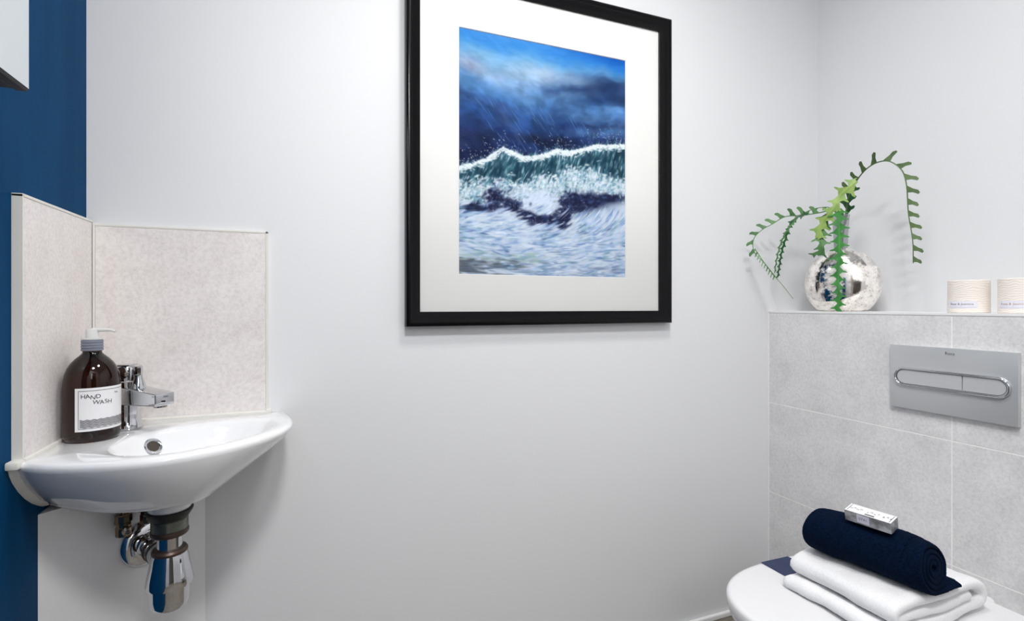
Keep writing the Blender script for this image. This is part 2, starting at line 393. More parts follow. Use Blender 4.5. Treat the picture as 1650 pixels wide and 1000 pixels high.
# ================================================================ CORNER BASIN
def uv(u, v, z): return (u-.426, 1.31-v, CH+z)
U0, V0 = -.0135, -.0095
rim_front = catmull([(U0, .276, 0), (.03, .308, 0), (.083, .327, 0), (.150, .337, 0), (.207, .331, 0), (.256, .311, 0), (.308, .274, 0), (.351, .228, 0), (.379, .175, 0), (.388, .118, 0), (.380, .055, 0), (.356, V0, 0)], 72)
bot_front = catmull([(U0, .17, 0), (.04, .215, 0), (.10, .255, 0), (.165, .272, 0), (.225, .262, 0), (.252, .222, 0), (.255, .165, 0), (.235, .10, 0), (.195, .05, 0), (.15, V0, 0)], 72)
def close(front):
    a, b = front[-1], front[0]; c = Vector((U0, V0, 0)); out = list(front)
    out += [a.lerp(c, k/14) for k in range(1, 14)]+[c]+[c.lerp(b, k/14) for k in range(1, 14)]; return out
RIM = close(rim_front); BOT = close(bot_front); NR = len(RIM)
cen = Vector((.20, .19, 0))
open_poly = [(.345, .075), (.28, .062), (.21, .078), (.155, .100), (.125, .122), (.108, .152), (.098, .195), (.098, .240), (.120, .280), (.165, .303), (.207, .302), (.25, .283), (.295, .248), (.333, .205), (.355, .16), (.361, .12)]
op = catmull([(*p, 0) for p in open_poly]+[(*open_poly[0], 0)], 200)
def hit(p):
    d = (p-cen); a = math.atan2(d.y, d.x); best = min(op, key=lambda q: abs((math.atan2(q.y-cen.y, q.x-cen.x)-a+math.pi) % (2*math.pi)-math.pi)); return best
OPN = [cen+(p-cen).normalized()*(hit(p)-cen).length for p in RIM]
rings = []
def deck_z(p):                                           # the deck lifts slightly towards the corner
    return -.2462
for gk, z in [(1, -.350), (.97, -.347), (.86, -.340), (.66, -.327), (.44, -.309), (.25, -.291), (.10, -.273), (.03, -.261), (0, -.254)]:
    rings.append([(p.lerp(q, gk), z) for p, q in zip(RIM, BOT)])
def inset(k, z): return [(p.lerp(o, k) if True else p, z) for p, o in zip(RIM, OPN)]
dd = [max(.001, (p-o).length) for p, o in zip(RIM, OPN)]
rings.append([(p.lerp(o, min(.5, .0025/d)), -.2490) for p, o, d in zip(RIM, OPN, dd)])
rings.append([(p.lerp(o, min(.6, .0075/d)), -.2462) for p, o, d in zip(RIM, OPN, dd)])
rings.append([(o.lerp(p, .15), -.2463) for p, o in zip(RIM, OPN)])
for s, z in [(1., -.2469), (.97, -.2486), (.93, -.2535), (.87, -.267), (.78, -.285), (.64, -.306), (.46, -.318), (.26, -.325), (.10, -.328)]:
    rings.append([(cen.lerp(o, s), z) for o in OPN])
V = []; F = []
for r in rings: V += [uv(p.x, p.y, z) for p, z in r]
for i in range(len(rings)-1):
    for k in range(NR): k2 = (k+1) % NR; F.append([i*NR+k, i*NR+k2, (i+1)*NR+k2, (i+1)*NR+k])
V.append(uv(.16, .15, -.352)); V.append(uv(cen.x, cen.y, -.329))
for k in range(NR):
    F.append([k, (k+1) % NR, len(V)-2]); b = (len(rings)-1)*NR; F.append([b+k, b+(k+1) % NR, len(V)-1])
basin = empty('corner_basin', uv(.16, .16, -.40), 'white ceramic corner basin below the pale splashback tiles', 'basin')
g = G(); g.add(V, F); g.lathe([(.034, -.378), (.036, -.375), (.040, -.345)], 40, T(*uv(.178, .188, 0)))
g.make('bowl', ceramic, basin, smooth=True, angle=80)
# overflow ring
OV = Vector(uv(.1385, .1335, -.2725)); nrm = Vector((.62, -.62, .60)).normalized()
Mo = Matrix.Translation(OV) @ nrm.to_track_quat('Z', 'Y').to_matrix().to_4x4()
g = G(); pr = [(.0125, -.010), (.0160, -.002), (.0165, .0016), (.0150, .0034), (.0122, .0026), (.0108, .0012), (.0106, -.004)]; g.lathe(pr, 36, Mo, caps=False)
ovr = g.make('overflow_ring', chrome, basin, smooth=True)
g = G(); g.lathe([(.0107, .0005), (.0001, .0003)], 24, Mo); g.make('overflow_hole', dark_hole, ovr)
g = G(); g.lathe([(.026, 0), (.026, .003), (.022, .005), (.0, .005)], 36, T(*uv(cen.x, cen.y, -.330)), caps=False); g.make('drain', chrome, basin, smooth=True)
# silicone bead between basin and walls
g = G()
outl = [Vector(uv(r[0][0].x, r[0][0].y, r[0][1])) for r in rings[1:10]]
pts = [p+Vector((.0015, -.004, -.003)) for p in outl]
v = []; f = []
for i, p in enumerate(outl):
    tn = (outl[min(i+1, len(outl)-1)]-outl[max(i-1, 0)]).normalized(); nn = Vector((0, tn.z, -tn.y)); nn = nn if nn.y < 0 else -nn
    wd = .011*(.35+.65*min(1, (i+1)/4))
    for a, b in ((0, 0), (0, 1), (.009, .75), (.015, .1), (.014, -.15)):
        v.append((XL+a, p.y+nn.y*wd*b, p.z+nn.z*wd*b))
for i in range(len(outl)-1):
    for k in range(4): f.append([i*5+k, i*5+k+1, (i+1)*5+k+1, (i+1)*5+k])
f.append([0, 1, 2, 3, 4]); b = (len(outl)-1)*5; f.append([b+4, b+3, b+2, b+1, b])
g.add(v, f); g.box((XL, 1.012, CH-.2545), (XL+.017, 1.036, CH-.2415), .003)
g.tube([(LF+.002, 1.03, CH-.2455), (LF+.002, AF-.002, CH-.2455), (-.09, AF-.002, CH-.2455)], .0045, 8)
g.box((-.101, AF-.006, CH-.2475), (-.089, YB, CH-.2385), .003)
g.make('trim_4', sealant_m, smooth=True, kind='structure')

# ---------------------------------------------------------------- tap
tx, ty = -.345, 1.238; tz = CH-.2455
tap = empty('basin_tap', (tx, ty, tz), 'chrome lever tap on the corner basin right of the amber bottle', 'tap')
g = G(); g.lathe([(.0255, 0), (.0265, .003), (.0245, .006), (.0225, .010), (.0215, .030), (.0215, .060), (.0225, .094)], 40, T(tx, ty, tz)); g.make('tap_body', chrome, tap, smooth=True)
Ms = T(tx, ty, tz, -math.radians(45))
b = bmesh.new(); bmesh.ops.create_cube(b, size=1)
for q in b.verts:
    far = q.co.x > 0; wdt = .0185 if far else .0215; h = .0120 if far else .0180
    q.co = Vector((.116 if far else .0, math.copysign(wdt, q.co.y), (.067 if not far else .066)+math.copysign(h, q.co.z)))
bmesh.ops.bevel(b, geom=b.edges[:], offset=.0025, segments=3, affect='EDGES', profile=.5)
g = G(); g.bm(b, Ms); sp = g.make('spout', chrome, tap, smooth=True)
g = G(); g.lathe([(.011, -.003), (.011, .004)], 24, Ms @ T(.102, 0, .053)); g.make('aerator', dull_chrome, sp, smooth=True)
g = G(); g.lathe([(.0235, .096), (.0240, .099), (.0240, .122), (.0225, .1255), (.008, .1265)], 40, T(tx, ty, tz)); hd = g.make('handle', chrome, tap, smooth=True)
b = bmesh.new(); bmesh.ops.create_cube(b, size=1)
for q in b.verts:
    far = q.co.x > 0; q.co = Vector((.050 if far else -.012, math.copysign(.0125 if far else .019, q.co.y), (.1275 if q.co.z > 0 else (.120 if far else .108))))
bmesh.ops.bevel(b, geom=b.edges[:], offset=.002, segments=2, affect='EDGES')
g = G(); g.bm(b, T(tx, ty, tz, math.radians(170))); g.make('lever', chrome, hd, smooth=True)
fdir = -math.radians(78)
g = G(); g.lathe([(.0048, 0), (.0048, .004), (.003, .006)], 16, T(tx, ty, tz+.110, fdir) @ T(.0235, 0, 0, 0, 0, math.pi/2)); g.make('screw_cap', dull_chrome, hd, smooth=True)
g = G(); g.lathe([(.0125, .0815), (.0122, .086), (.0095, .096), (.0072, .104), (.0068, .108)], 28, Ms @ T(.034, 0, 0)); g.lathe([(.0062, .107), (.0075, .110), (.0075, .124), (.006, .126)], 8, Ms @ T(.034, 0, 0)); g.make('lift_rod', chrome, tap, smooth=True)

# ---------------------------------------------------------------- waste trap and valves
ox, oy = uv(.178, .188, 0)[:2]
trap = empty('bottle_trap', (ox, oy, CH-.565), 'chrome bottle trap with wall flange hanging under the corner basin', 'trap')
To = lambda z: T(ox, oy, CH+z)
g = G(); g.lathe([(.026, -.402), (.029, -.396), (.0375, -.383), (.0385, -.3795), (.036, -.3780)], 40, To(0)); g.make('rubber_washer', rubber, trap, smooth=True)
pr = [(.0285, -.392)]
z = -.392
while z > -.416: pr += [(.0300, z-.0008), (.0285, z-.0020)]; z -= .0024
g = G(); g.lathe(pr[::-1], 36, To(0)); g.make('threaded_tail', mat('dark threaded metal', (158, 160, 152), .25, .9), trap, smooth=True, angle=80)
g = G(); g.lathe([(.029, -.4255), (.0310, -.423), (.0310, -.418), (.029, -.4155)], 36, To(0)); g.make('lock_ring', rust_m, trap, smooth=True)
g = G(); g.lathe([(.0205, -.472), (.0205, -.420)], 36, To(0)); g.make('inlet_pipe', chrome, trap, smooth=True)
g = G(); g.lathe([(.0270, -.4605), (.0292, -.4585), (.0294, -.4545), (.0270, -.4510), (.022, -.4500)], 36, To(0)); g.make('seal_ring', rust_m, trap, smooth=True)
g = G(); pr = [(.0330, -.5205), (.0372, -.518), (.0385, -.5135), (.0362, -.500), (.0320, -.478), (.0300, -.465), (.028, -.459)]; g.lathe(pr, 48, To(0)); g.make('trap_collar', chrome, trap, smooth=True)
g = G(); g.lathe([(.004, -.5640), (.016, -.5635), (.0235, -.5615), (.0285, -.5575), (.0310, -.551), (.0318, -.540), (.0320, -.515)], 48, To(0)); g.make('trap_cup', chrome, trap, smooth=True)
nrm = Vector((.203, -.216, 0)).normalized(); nrm = nrm if nrm.y < 0 else -nrm
P0 = Vector((ox, oy, CH-.478)); dist = (P0-Vector((A1.x, A1.y, P0.z))).dot(nrm); foot = P0-nrm*dist
Mf = Matrix.Translation(foot) @ nrm.to_track_quat('Z', 'Y').to_matrix().to_4x4()
foot = A1.lerp(B1, .42); foot.z = P0.z; ax_ = (P0-foot); dist = ax_.length; ax_.normalize()
Mw = Matrix.Translation(foot) @ nrm.to_track_quat('Z', 'Y').to_matrix().to_4x4(); Mf = Matrix.Translation(foot) @ ax_.to_track_quat('Z', 'Y').to_matrix().to_4x4()
g = G(); g.lathe([(.0165, .004), (.0165, dist-.02)], 32, Mf); g.make('outlet_pipe', chrome, trap, smooth=True)
g = G(); g.lathe([(.0460, .0005), (.0470, .003), (.0440, .008), (.035, .014), (.0245, .0150), (.0215, .020), (.0200, .026), (.017, .027)], 48, Mw); g.make('wall_flange', chrome, trap, smooth=True)
g = G(); g.lathe([(.0175, .050), (.0222, .051), (.0226, .0555), (.0222, .0595), (.0175, .0605)], 36, Mf); g.lathe([(.0175, .0715), (.0221, .0725), (.0221, .0765), (.0175, .0775)], 36, Mf); g.make('pipe_seal', rust_m, trap, smooth=True)
g = G(); g.lathe([(.0205, .0605), (.0215, .064), (.0215, .073)], 36, Mf); g.lathe([(.0215, .079), (.0225, dist-.022)], 36, Mf); g.make('pipe_nut', chrome, trap, smooth=True)
for (vx, vy, zt, zb, lab) in [(-.338, 1.187, -.385, -.441, 'tarnished isolating valve under the basin, left of the trap and nearer the navy wall'), (-.303, 1.203, -.385, -.427, 'tarnished isolating valve under the basin, half hidden behind the trap neck')]:
    e = empty('isolating_valve', (vx, vy, CH+zb), lab, 'valve', 'isolating valves under the basin')
    g = G(); g.lathe([(.0125, zb), (.0135, zb+.002), (.0135, zb+.016), (.0120, zb+.018), (.0120, zb+.026), (.0145, zb+.028), (.0145, zb+.040), (.012, zb+.042)], 10, T(vx, vy, CH)); g.make('valve_body', brass_m, e, smooth=True, angle=25)
    Mv = Matrix.Translation((vx, vy, CH+zb+.012)) @ Vector((.5, -.8, 0)).to_track_quat('Z', 'Y').to_matrix().to_4x4()
    g = G(); g.lathe([(.0075, .010), (.0075, .0165), (.004, .0175)], 20, Mv); g.make('screw', dull_chrome, e, smooth=True)
    g = G(); fp = Vector((vx, vy, 0)); dd2 = (fp-A1).dot(nrm); ft = fp-nrm*dd2
    g.tube([(vx, vy, CH+zb+.03), (vx, vy, CH+zt+.012)], .0075, 16); g.tube([(vx, vy, CH+zb+.022), (ft.x, ft.y, CH+zb+.022)], .007, 16); g.make('pipe', brass_m, e, smooth=True)

# ---------------------------------------------------------------- soap bottle
bx, by, bz = -.3805, 1.168, CH-.2462
bot = empty('soap_bottle', (bx, by, bz), 'amber pump bottle labelled HAND WASH standing on the corner basin', 'bottle')
amber = mat('amber glass', (122, 60, 22), .04, Transmission_Weight=1., IOR=1.46)
bsdf(amber).inputs['Base Color'].default_value = (.036, .009, .002, 1)
BR = .0425
g = G(); g.lathe([(.001, .004), (.030, .003), (.036, 0), (.0400, .002), (.0420, .007), (BR, .013), (BR, .104), (.0418, .112), (.0400, .122), (.0365, .132), (.031, .1415), (.0245, .149), (.0185, .1545), (.0150, .158), (.0142, .162), (.0142, .172)], 64, T(bx, by, bz)); g.make('glass_body', amber, bot, smooth=True, angle=60)
pr = [(.0150, .1625)]; z = .1625
for k in range(4): pr += [(.0168, z+.0008), (.0168, z+.0040), (.0158, z+.0048)]; z += .0050
pr += [(.0160, .1835)]
g = G(); g.lathe(pr, 48, T(bx, by, bz)); g.make('cap', mat('clear grey plastic cap', (150, 154, 172), .2, Transmission_Weight=.35), bot, smooth=True)
pump_m = mat('translucent white plastic', (236, 238, 236), .3, Transmission_Weight=.25)
g = G(); g.lathe([(.0166, .1835), (.0166, .1862), (.0100, .1868), (.0098, .2005), (.0088, .2030), (.003, .2035)], 36, T(bx, by, bz)); pu = g.make('pump_head', pump_m, bot, smooth=True)
pd = Vector((.99, -.12, 0)).normalized(); q0 = Vector((bx, by, bz+.2005))
g = G(); g.tube([q0, q0+pd*.020+Vector((0, 0, .0005)), q0+pd*.030, q0+pd*.037+Vector((0, 0, -.003))], [.0042, .0034, .0026, .0022], 12); g.make('nozzle', pump_m, pu, smooth=True)
# wrapped paper label
facing = math.atan2(-by, -bx)                          # direction from the bottle back to the doorway
a0 = facing-math.radians(34); 
paper = mat('white label paper', (232, 232, 234), .6); ink = mat('black ink', (26, 26, 34), .6)
zl0, zl1 = .0215, .0985
def cyl(a, z, r): return (bx+math.cos(a)*r, by+math.sin(a)*r, bz+z)
def wrap_patch(g, aa, ab, za, zb, r, n=40):
    v = []; f = []
    for i in range(n+1):
        a = aa+(ab-aa)*i/n; v += [cyl(a, za, r), cyl(a, zb, r)]
    for i in range(n): f.append([2*i, 2*i+2, 2*i+3, 2*i+1])
    g.add(v, f)
span = math.radians(150)
g = G(); wrap_patch(g, a0, a0+span, zl0, zl1, BR+.0004); lab = g.make('label', paper, bot, smooth=True)
g = G(); rr_ = BR+.0007; e_ = .0052/BR; th = .0007
wrap_patch(g, a0+e_, a0+span-e_, zl0+.0045, zl0+.0045+th, rr_); wrap_patch(g, a0+e_, a0+span-e_, zl1-.0045-th, zl1-.0045, rr_)
wrap_patch(g, a0+e_, a0+e_+th/BR, zl0+.0045, zl1-.0045, rr_, 2); wrap_patch(g, a0+span-e_-th/BR, a0+span-e_, zl0+.0045, zl1-.0045, rr_, 2)
for k in range(8):                                       # the wavy lines at the foot of the label
    v = []; f = []; nn_ = 150; za = zl0+.0066+k*.00185
    for i in range(nn_+1):
        a = a0+e_*1.45+(span-2.9*e_)*i/nn_; dz = .0007*math.sin(i*.42+k*.15)
        v += [cyl(a, za+dz, rr_), cyl(a, za+dz+.0009, rr_)]
    for i in range(nn_): f.append([2*i, 2*i+2, 2*i+3, 2*i+1])
    g.add(v, f)
def wrap_text(g, s, size, sarc, z, rot=0., r=None):
    v, f = text_geo(s, size); c, sn = math.cos(rot), math.sin(rot)
    g.add([cyl(a0+(sarc+p[0]*c-p[1]*sn)/BR, z+p[0]*sn+p[1]*c, r or rr_) for p in v], f)
for ch, sa, dz, ro in [('H', .0125, -.0150, 0), ('A', .0190, -.0148, .1), ('N', .0262, -.0172, -.12), ('D', .0338, -.0158, .12), ('W', .0308, -.0262, -.1), ('A', .0388, -.0270, .05), ('S', .0452, -.0262, .1), ('H', .0515, -.0272, -.05)]:
    wrap_text(g, ch, .0104, sa, zl1+dz, ro)
wrap_text(g, 'WE', .0050, .0640, zl1-.0125, -.1)
g.make('lettering', ink, lab, label='black HAND WASH lettering and wavy lines')

# ================================================================ FRAMED SEA PAINTING
PX0, PX1, PZ0, PZ1 = .2195, 1.0345, CH-.0535, CH+.883
fr = empty('framed_picture', ((PX0+PX1)/2, YB, PZ0), 'stormy sea picture with white mount in a black frame on the white wall', 'picture')
prof = [(0, 0), (0, .024), (.002, .0275), (.006, .0290), (.011, .0285), (.014, .0255), (.017, .0240), (.024, .0215), (.031, .0165), (.0365, .0140), (.0375, .0130), (.0375, .0060)]
v = []; f = []
cs = [(PX0, PZ0, 1, 1), (PX1, PZ0, -1, 1), (PX1, PZ1, -1, -1), (PX0, PZ1, 1, -1)]
for (x, z, sx, sz) in cs:
    for (a, d) in prof: v.append((x+sx*a, YB-.0005-d, z+sz*a))
n_ = len(prof)
for i in range(4):
    j = (i+1) % 4
    for k in range(n_-1): f.append([i*n_+k, j*n_+k, j*n_+k+1, i*n_+k+1])
mk('frame', v, f, black_frame, fr, smooth=True, angle=40)
mo = [(PX0+.030, PZ0+.030), (PX1-.030, PZ1-.030)]
X0, X1, Z0, Z1 = .3605, .8795, CH+.0825, CH+.7375
ym, yb_ = YB-.0085, YB-.0060
v = [(mo[0][0], ym, mo[0][1]), (mo[1][0], ym, mo[0][1]), (mo[1][0], ym, mo[1][1]), (mo[0][0], ym, mo[1][1]), (X0, ym, Z0), (X1, ym, Z0), (X1, ym, Z1), (X0, ym, Z1)]
iv = .0016; v += [(X0+iv, yb_, Z0+iv), (X1-iv, yb_, Z0+iv), (X1-iv, yb_, Z1-iv), (X0+iv, yb_, Z1-iv)]
f = [[i, (i+1) % 4, 4+(i+1) % 4, 4+i] for i in range(4)]+[[4+i, 4+(i+1) % 4, 8+(i+1) % 4, 8+i] for i in range(4)]
mk('mount_board', v, f, mat_board, fr)
g = G(); g.box((PX0+.02, YB-.004, PZ0+.02), (PX1-.02, YB-.001, PZ1-.02)); g.make('backing_board', mat('brown backing board', (120, 92, 66), .8), fr)
PW, PH = 330, 416
img = np.clip((paint_sea(PW, PH)-.035)*1.02, 0, 1)
xs = np.linspace(X0-.002, X1+.002, PW); zs_ = np.linspace(Z1+.002, Z0-.002, PH)
me = bpy.data.meshes.new('sea_print'); base = WPOS[fr.name]
XX, ZZ = np.meshgrid(xs-base.x, zs_-base.z); co = np.stack([XX, np.full_like(XX, yb_+.0002-base.y), ZZ], -1).reshape(-1, 3)
ii = np.arange(PW*PH).reshape(PH, PW); fc = np.stack([ii[:-1, :-1], ii[1:, :-1], ii[1:, 1:], ii[:-1, 1:]], -1).reshape(-1, 4)
me.vertices.add(len(co)); me.vertices.foreach_set('co', co.ravel()); me.loops.add(fc.size); me.loops.foreach_set('vertex_index', fc.ravel())
me.polygons.add(len(fc)); me.polygons.foreach_set('loop_start', np.arange(0, fc.size, 4)); me.update(calc_edges=True); me.validate()
ca = me.color_attributes.new('pigment', 'FLOAT_COLOR', 'POINT')
L_ = np.where(img <= .04045, img/12.92, ((img+.055)/1.055)**2.4); L_ = np.concatenate([L_, np.ones(L_.shape[:2]+(1,))], -1)
ca.data.foreach_set('color', L_.astype(np.float32).ravel())
pm = mat('printed sea scene', (60, 100, 150), .8, Specular_IOR_Level=.1); cn = nd(pm, 'ShaderNodeVertexColor', layer_name='pigment'); lk(pm, cn.outputs[0], bsdf(pm).inputs['Base Color'])
me.materials.append(pm); po = bpy.data.objects.new('sea_print', me); COL.objects.link(po); po.parent = fr; po['label'] = 'painting of a breaking wave under dark storm clouds'
gm = bpy.data.materials.new('picture glass'); gm.use_nodes = True; nt = gm.node_tree; nt.nodes.remove(bsdf(gm))
tr = nd(gm, 'ShaderNodeBsdfTransparent'); gl = nd(gm, 'ShaderNodeBsdfGlossy'); gl.inputs['Roughness'].default_value = .02; fz = nd(gm, 'ShaderNodeFresnel'); fz.inputs[0].default_value = 1.16
mx = nd(gm, 'ShaderNodeMixShader'); lk(gm, fz.outputs[0], mx.inputs[0]); lk(gm, tr.outputs[0], mx.inputs[1]); lk(gm, gl.outputs[0], mx.inputs[2]); lk(gm, mx.outputs[0], nt.nodes['Material Output'].inputs[0])
yg = YB-.0105
g = G(); g.box((PX0+.033, yg-.001, PZ0+.033), (PX1-.033, yg, PZ1-.033)); g.make('glass', gm, fr)

# ================================================================ FLUSH PLATE
fp = empty('flush_plate', (XB, .778, CH-.27), 'rectangular satin grey flush plate on the tiled boxing above the toilet', 'flush plate')
y0, y1, z0, z1 = .6445, .9130, CH-.2685, CH-.1040
g = G(); g.box((XB-.0115, y0, z0), (XB, y1, z1), .0009, 2); g.make('plate', sat_metal, fp, smooth=True, angle=30)
zc, hh = CH-.1855, .0215; ya, yb2 = .6585+hh, .8985-hh
def capsule(hy, n=24, ya=ya, yb=yb2):
    pts = []
    for k in range(n+1): a = -math.pi/2+math.pi*k/n; pts.append((yb+hy*math.cos(a), zc+hy*math.sin(a)))
    for k in range(n+1): a = math.pi/2+math.pi*k/n; pts.append((ya+hy*math.cos(a), zc+hy*math.sin(a)))
    return pts
prr = [(.0245, -.0005), (.0245, .0035), (.0232, .0066), (.0212, .0074), (.0195, .0066), (.0186, .0040), (.0184, -.0005)]
v = []; f = []; N_ = 50
for (r, d) in prr: v += [(XB-.0115-d, y, z) for y, z in capsule(r)]
for i in range(len(prr)-1):
    for k in range(N_): k2 = (k+1) % N_; f.append([i*N_+k, i*N_+k2, (i+1)*N_+k2, (i+1)*N_+k])
mk('capsule_ring', v, f, chrome, fp, smooth=True, angle=60)
def button(yl, yh, left, right):
    pts = []; h = .0176
    if right: pts += [(yh-h+h*math.cos(a), zc+h*math.sin(a)) for a in [-math.pi/2+math.pi*k/20 for k in range(21)]]
    else: pts += [(yh, zc-h), (yh, zc+h)]
    if left: pts += [(yl+h+h*math.cos(a), zc+h*math.sin(a)) for a in [math.pi/2+math.pi*k/20 for k in range(21)]]
    else: pts += [(yl, zc+h), (yl, zc-h)]
    n = len(pts); v = [(XB-.0112, y, z) for y, z in pts]+[(XB-.0140, y, z) for y, z in pts]+[(XB-.0145, (y-(yl+yh)/2)*.994+(yl+yh)/2, (z-zc)*.97+zc) for y, z in pts]
    f = [[k, (k+1) % n, n+(k+1) % n, n+k] for k in range(n)]+[[n+k, n+(k+1) % n, 2*n+(k+1) % n, 2*n+k] for k in range(n)]+[[2*n+k for k in range(n)]]
    return v, f
yl_, yh_ = .6585+.0245-.0215-.0+.0042, .8985-.0042
v, f = button(.7485, .8935, False, True); mk('large_flush_button', v, f, but_metal, fp, smooth=True, angle=30)
v, f = button(.6640, .7465, True, False); mk('small_flush_button', v, f, but_metal, fp, smooth=True, angle=30)
v, f = text_geo('Roca', .0105)
mk('maker_mark', [(XB-.0119, .7745-p[0], CH-.1175+p[1]) for p in v], f, mat('engraved grey', (96, 100, 94), .5), fp, label='small grey engraved maker mark')

# ================================================================ TOILET
TY = .782; LZ = CH-.655
wc = empty('toilet', (1.2, TY, 0), 'white wall hung toilet with closed lid below the flush plate', 'toilet')
def dshape(xf, xr, b, ex, cx, n=60):
    """outline of a lid: straight back at xr, rounded nose at xf"""
    pts = []; a = cx-xf
    for k in range(n+1):
        th_ = math.pi/2+math.pi*k/n; c, s = math.cos(th_), math.sin(th_)
        pts.append((cx+math.copysign(abs(c)**(2/ex), c)*a if c < -1e-9 else cx, TY+math.copysign(abs(s)**(2/ex), s)*b))
    out = [(xr, TY+b*.93)]+[(cx+(xr-cx)*.5, TY+b*.985)]+pts+[(cx+(xr-cx)*.5, TY-b*.985)]+[(xr, TY-b*.93)]
    return out
def stack(levels, m, name, parent, **k):
    v = []; f = []
    for pts, z in levels: n = len(pts); v += [(x, y, z) for x, y in pts]
    for i in range(len(levels)-1):
        for q in range(n): q2 = (q+1) % n; f.append([i*n+q, i*n+q2, (i+1)*n+q2, (i+1)*n+q])
    f.append(list(range(n))[::-1]); f.append([(len(levels)-1)*n+q for q in range(n)])
    return mk(name, v, f, m, parent, smooth=True, **k)
D_ = lambda i: dshape(.853+i, 1.405-i*.5, .208-i, 2.75, 1.125)
stack([(D_(.006), LZ-.030), (D_(.001), LZ-.027), (D_(0), LZ-.020), (D_(0), LZ-.008), (D_(.0025), LZ-.0025), (D_(.008), LZ-.0004), (D_(.016), LZ)], seat_plastic, 'lid', wc, angle=50)
D2 = lambda i: dshape(.858+i, 1.400, .205-i, 2.7, 1.125)
stack([(D2(.006), LZ-.0440), (D2(0), LZ-.0415), (D2(0), LZ-.0335), (D2(.004), LZ-.0315)], seat_plastic, 'seat', wc, angle=50)
def D3(xf, b, xr=XB): return dshape(xf, xr, b, 2.5, 1.15)
stack([(D3(1.10, .11), .11), (D3(1.02, .13), .15), (D3(.95, .155), .22), (D3(.90, .18), .28), (D3(.872, .195), .315), (D3(.866, .199), CH-.706), (D3(.870, .197), CH-.7005), (D3(.880, .190), CH-.6995)], ceramic, 'pan', wc, angle=50)
for s in (-1, 1):
    g = G(); g.lathe([(.020, 0), (.021, .004), (.021, .030), (.018, .034), (.004, .035)], 32, T(1.423, TY+s*.085, CH-.6995)); g.make('hinge_cap', seat_plastic, wc, smooth=True)
g = G(); g.tube([(XB-.002, TY-.19, CH-.6975), (XB-.002, TY+.188, CH-.6975)], .006, 10); g.make('sealant_bead', sealant_m, wc, smooth=True)

# ================================================================ TOWELS
def terry(name, c1, c2, sc_=900):
    m = mat(name, c1, .95); n = noise_tex(m, sc_*.35, 3, .7); r = ramp(m, n.outputs[0], [(.35, c2), (.6, c1)]); lk(m, r.outputs[0], bsdf(m).inputs['Base Color'])
    n2 = noise_tex(m, sc_, 2, .6); bump(m, n2.outputs[0], .45, .0014)
    bsdf(m).inputs['Sheen Weight'].default_value = .35; bsdf(m).inputs['Sheen Roughness'].default_value = .4; return m
white_terry = terry('white towelling', (243, 243, 244), (234, 234, 237)); navy_terry = terry('navy towelling', (2, 20, 46), (0, 9, 24))
bsdf(navy_terry).inputs['Sheen Weight'].default_value = .0; bsdf(navy_terry).inputs['Specular IOR Level'].default_value = .08; bsdf(navy_terry).inputs['Sheen Tint'].default_value = (.2, .45, .8, 1)
def ribbon(path, th, n):
    """closed outline (x, z) of a cloth of thickness th following path"""
    P = catmull([(a, 0, b) for a, b in path], n); ths = th if callable(th) else (lambda s: th)
    L = []; R = []
    for i, p in enumerate(P):
        t_ = (P[min(i+1, n-1)]-P[max(i-1, 0)]).normalized(); nn = Vector((-t_.z, 0, t_.x)); s = i/(n-1); h = ths(s)/2
        L.append(p+nn*h); R.append(p-nn*h)
    def cap(p, t_, h, a, b): 
        c = (a+b)/2; return [c+(a-c)*math.cos(q)+t_*h*math.sin(q) for q in (math.pi*.2, math.pi*.4, math.pi*.6, math.pi*.8)]
    t1 = (P[-1]-P[-2]).normalized(); t0 = (P[0]-P[1]).normalized()
    return L, R, cap(P[-1], t1, ths(1)/2, L[-1], R[-1]), cap(P[0], t0, ths(0)/2, R[0], L[0])
def cloth_mesh(path, th, n, ya_, yb_f, ny, amp, fr_, mapf, seed=0, fz=.22):
    L, R, c1, c0 = ribbon(path, th, n); out = L+c1+R[::-1]+c0; m_ = len(out); v = []; f = []
    core = [(L[i]+R[i])/2 for i in range(n)]
    for j in range(ny+1):
        tt = j/ny
        sh = 1-.0*tt
        for k, p in enumerate(out):
            e = min(tt, 1-tt)*60/5
            rd = 1. if e >= 1 else math.sqrt(1-(1-e)**2)
            # shrink towards the cloth's mid-line near both ends so the edges are rounded
            if k < n: c = core[k]
            elif k < n+4: c = core[-1]
            elif k < 2*n+4: c = core[n-1-(k-n-4)]
            else: c = core[0]
            q = c+(p-c)*(.30+.70*rd)
            y_ = ya_+(yb_f-ya_)*tt
            w_ = Vector((q.x, y_, q.z)); nz = mnoise.noise(w_*fr_+Vector((seed, 0, 0)))*amp+mnoise.noise(w_*420)*amp*fz
            dirn = (p-c).normalized() if (p-c).length > 1e-6 else Vector((0, 0, 1))
            v.append(mapf(w_+dirn*nz, tt))
    for j in range(ny):
        for k in range(m_): k2 = (k+1) % m_; f.append([j*m_+k, j*m_+k2, (j+1)*m_+k2, (j+1)*m_+k])
    # end caps: ladder between the two sides
    for j in (0, ny):
        b = j*m_
        for i in range(n-1): f.append([b+i, b+i+1, b+(2*n+4)-1-(i+1), b+(2*n+4)-1-i])
        f.append([b+n-1, b+n, b+n+1, b+n+2, b+n+3, b+n+4]); f.append([b+2*n+4+q for q in range(4)]+[b, b+2*n+3])
    return v, f
z0_ = LZ+.001
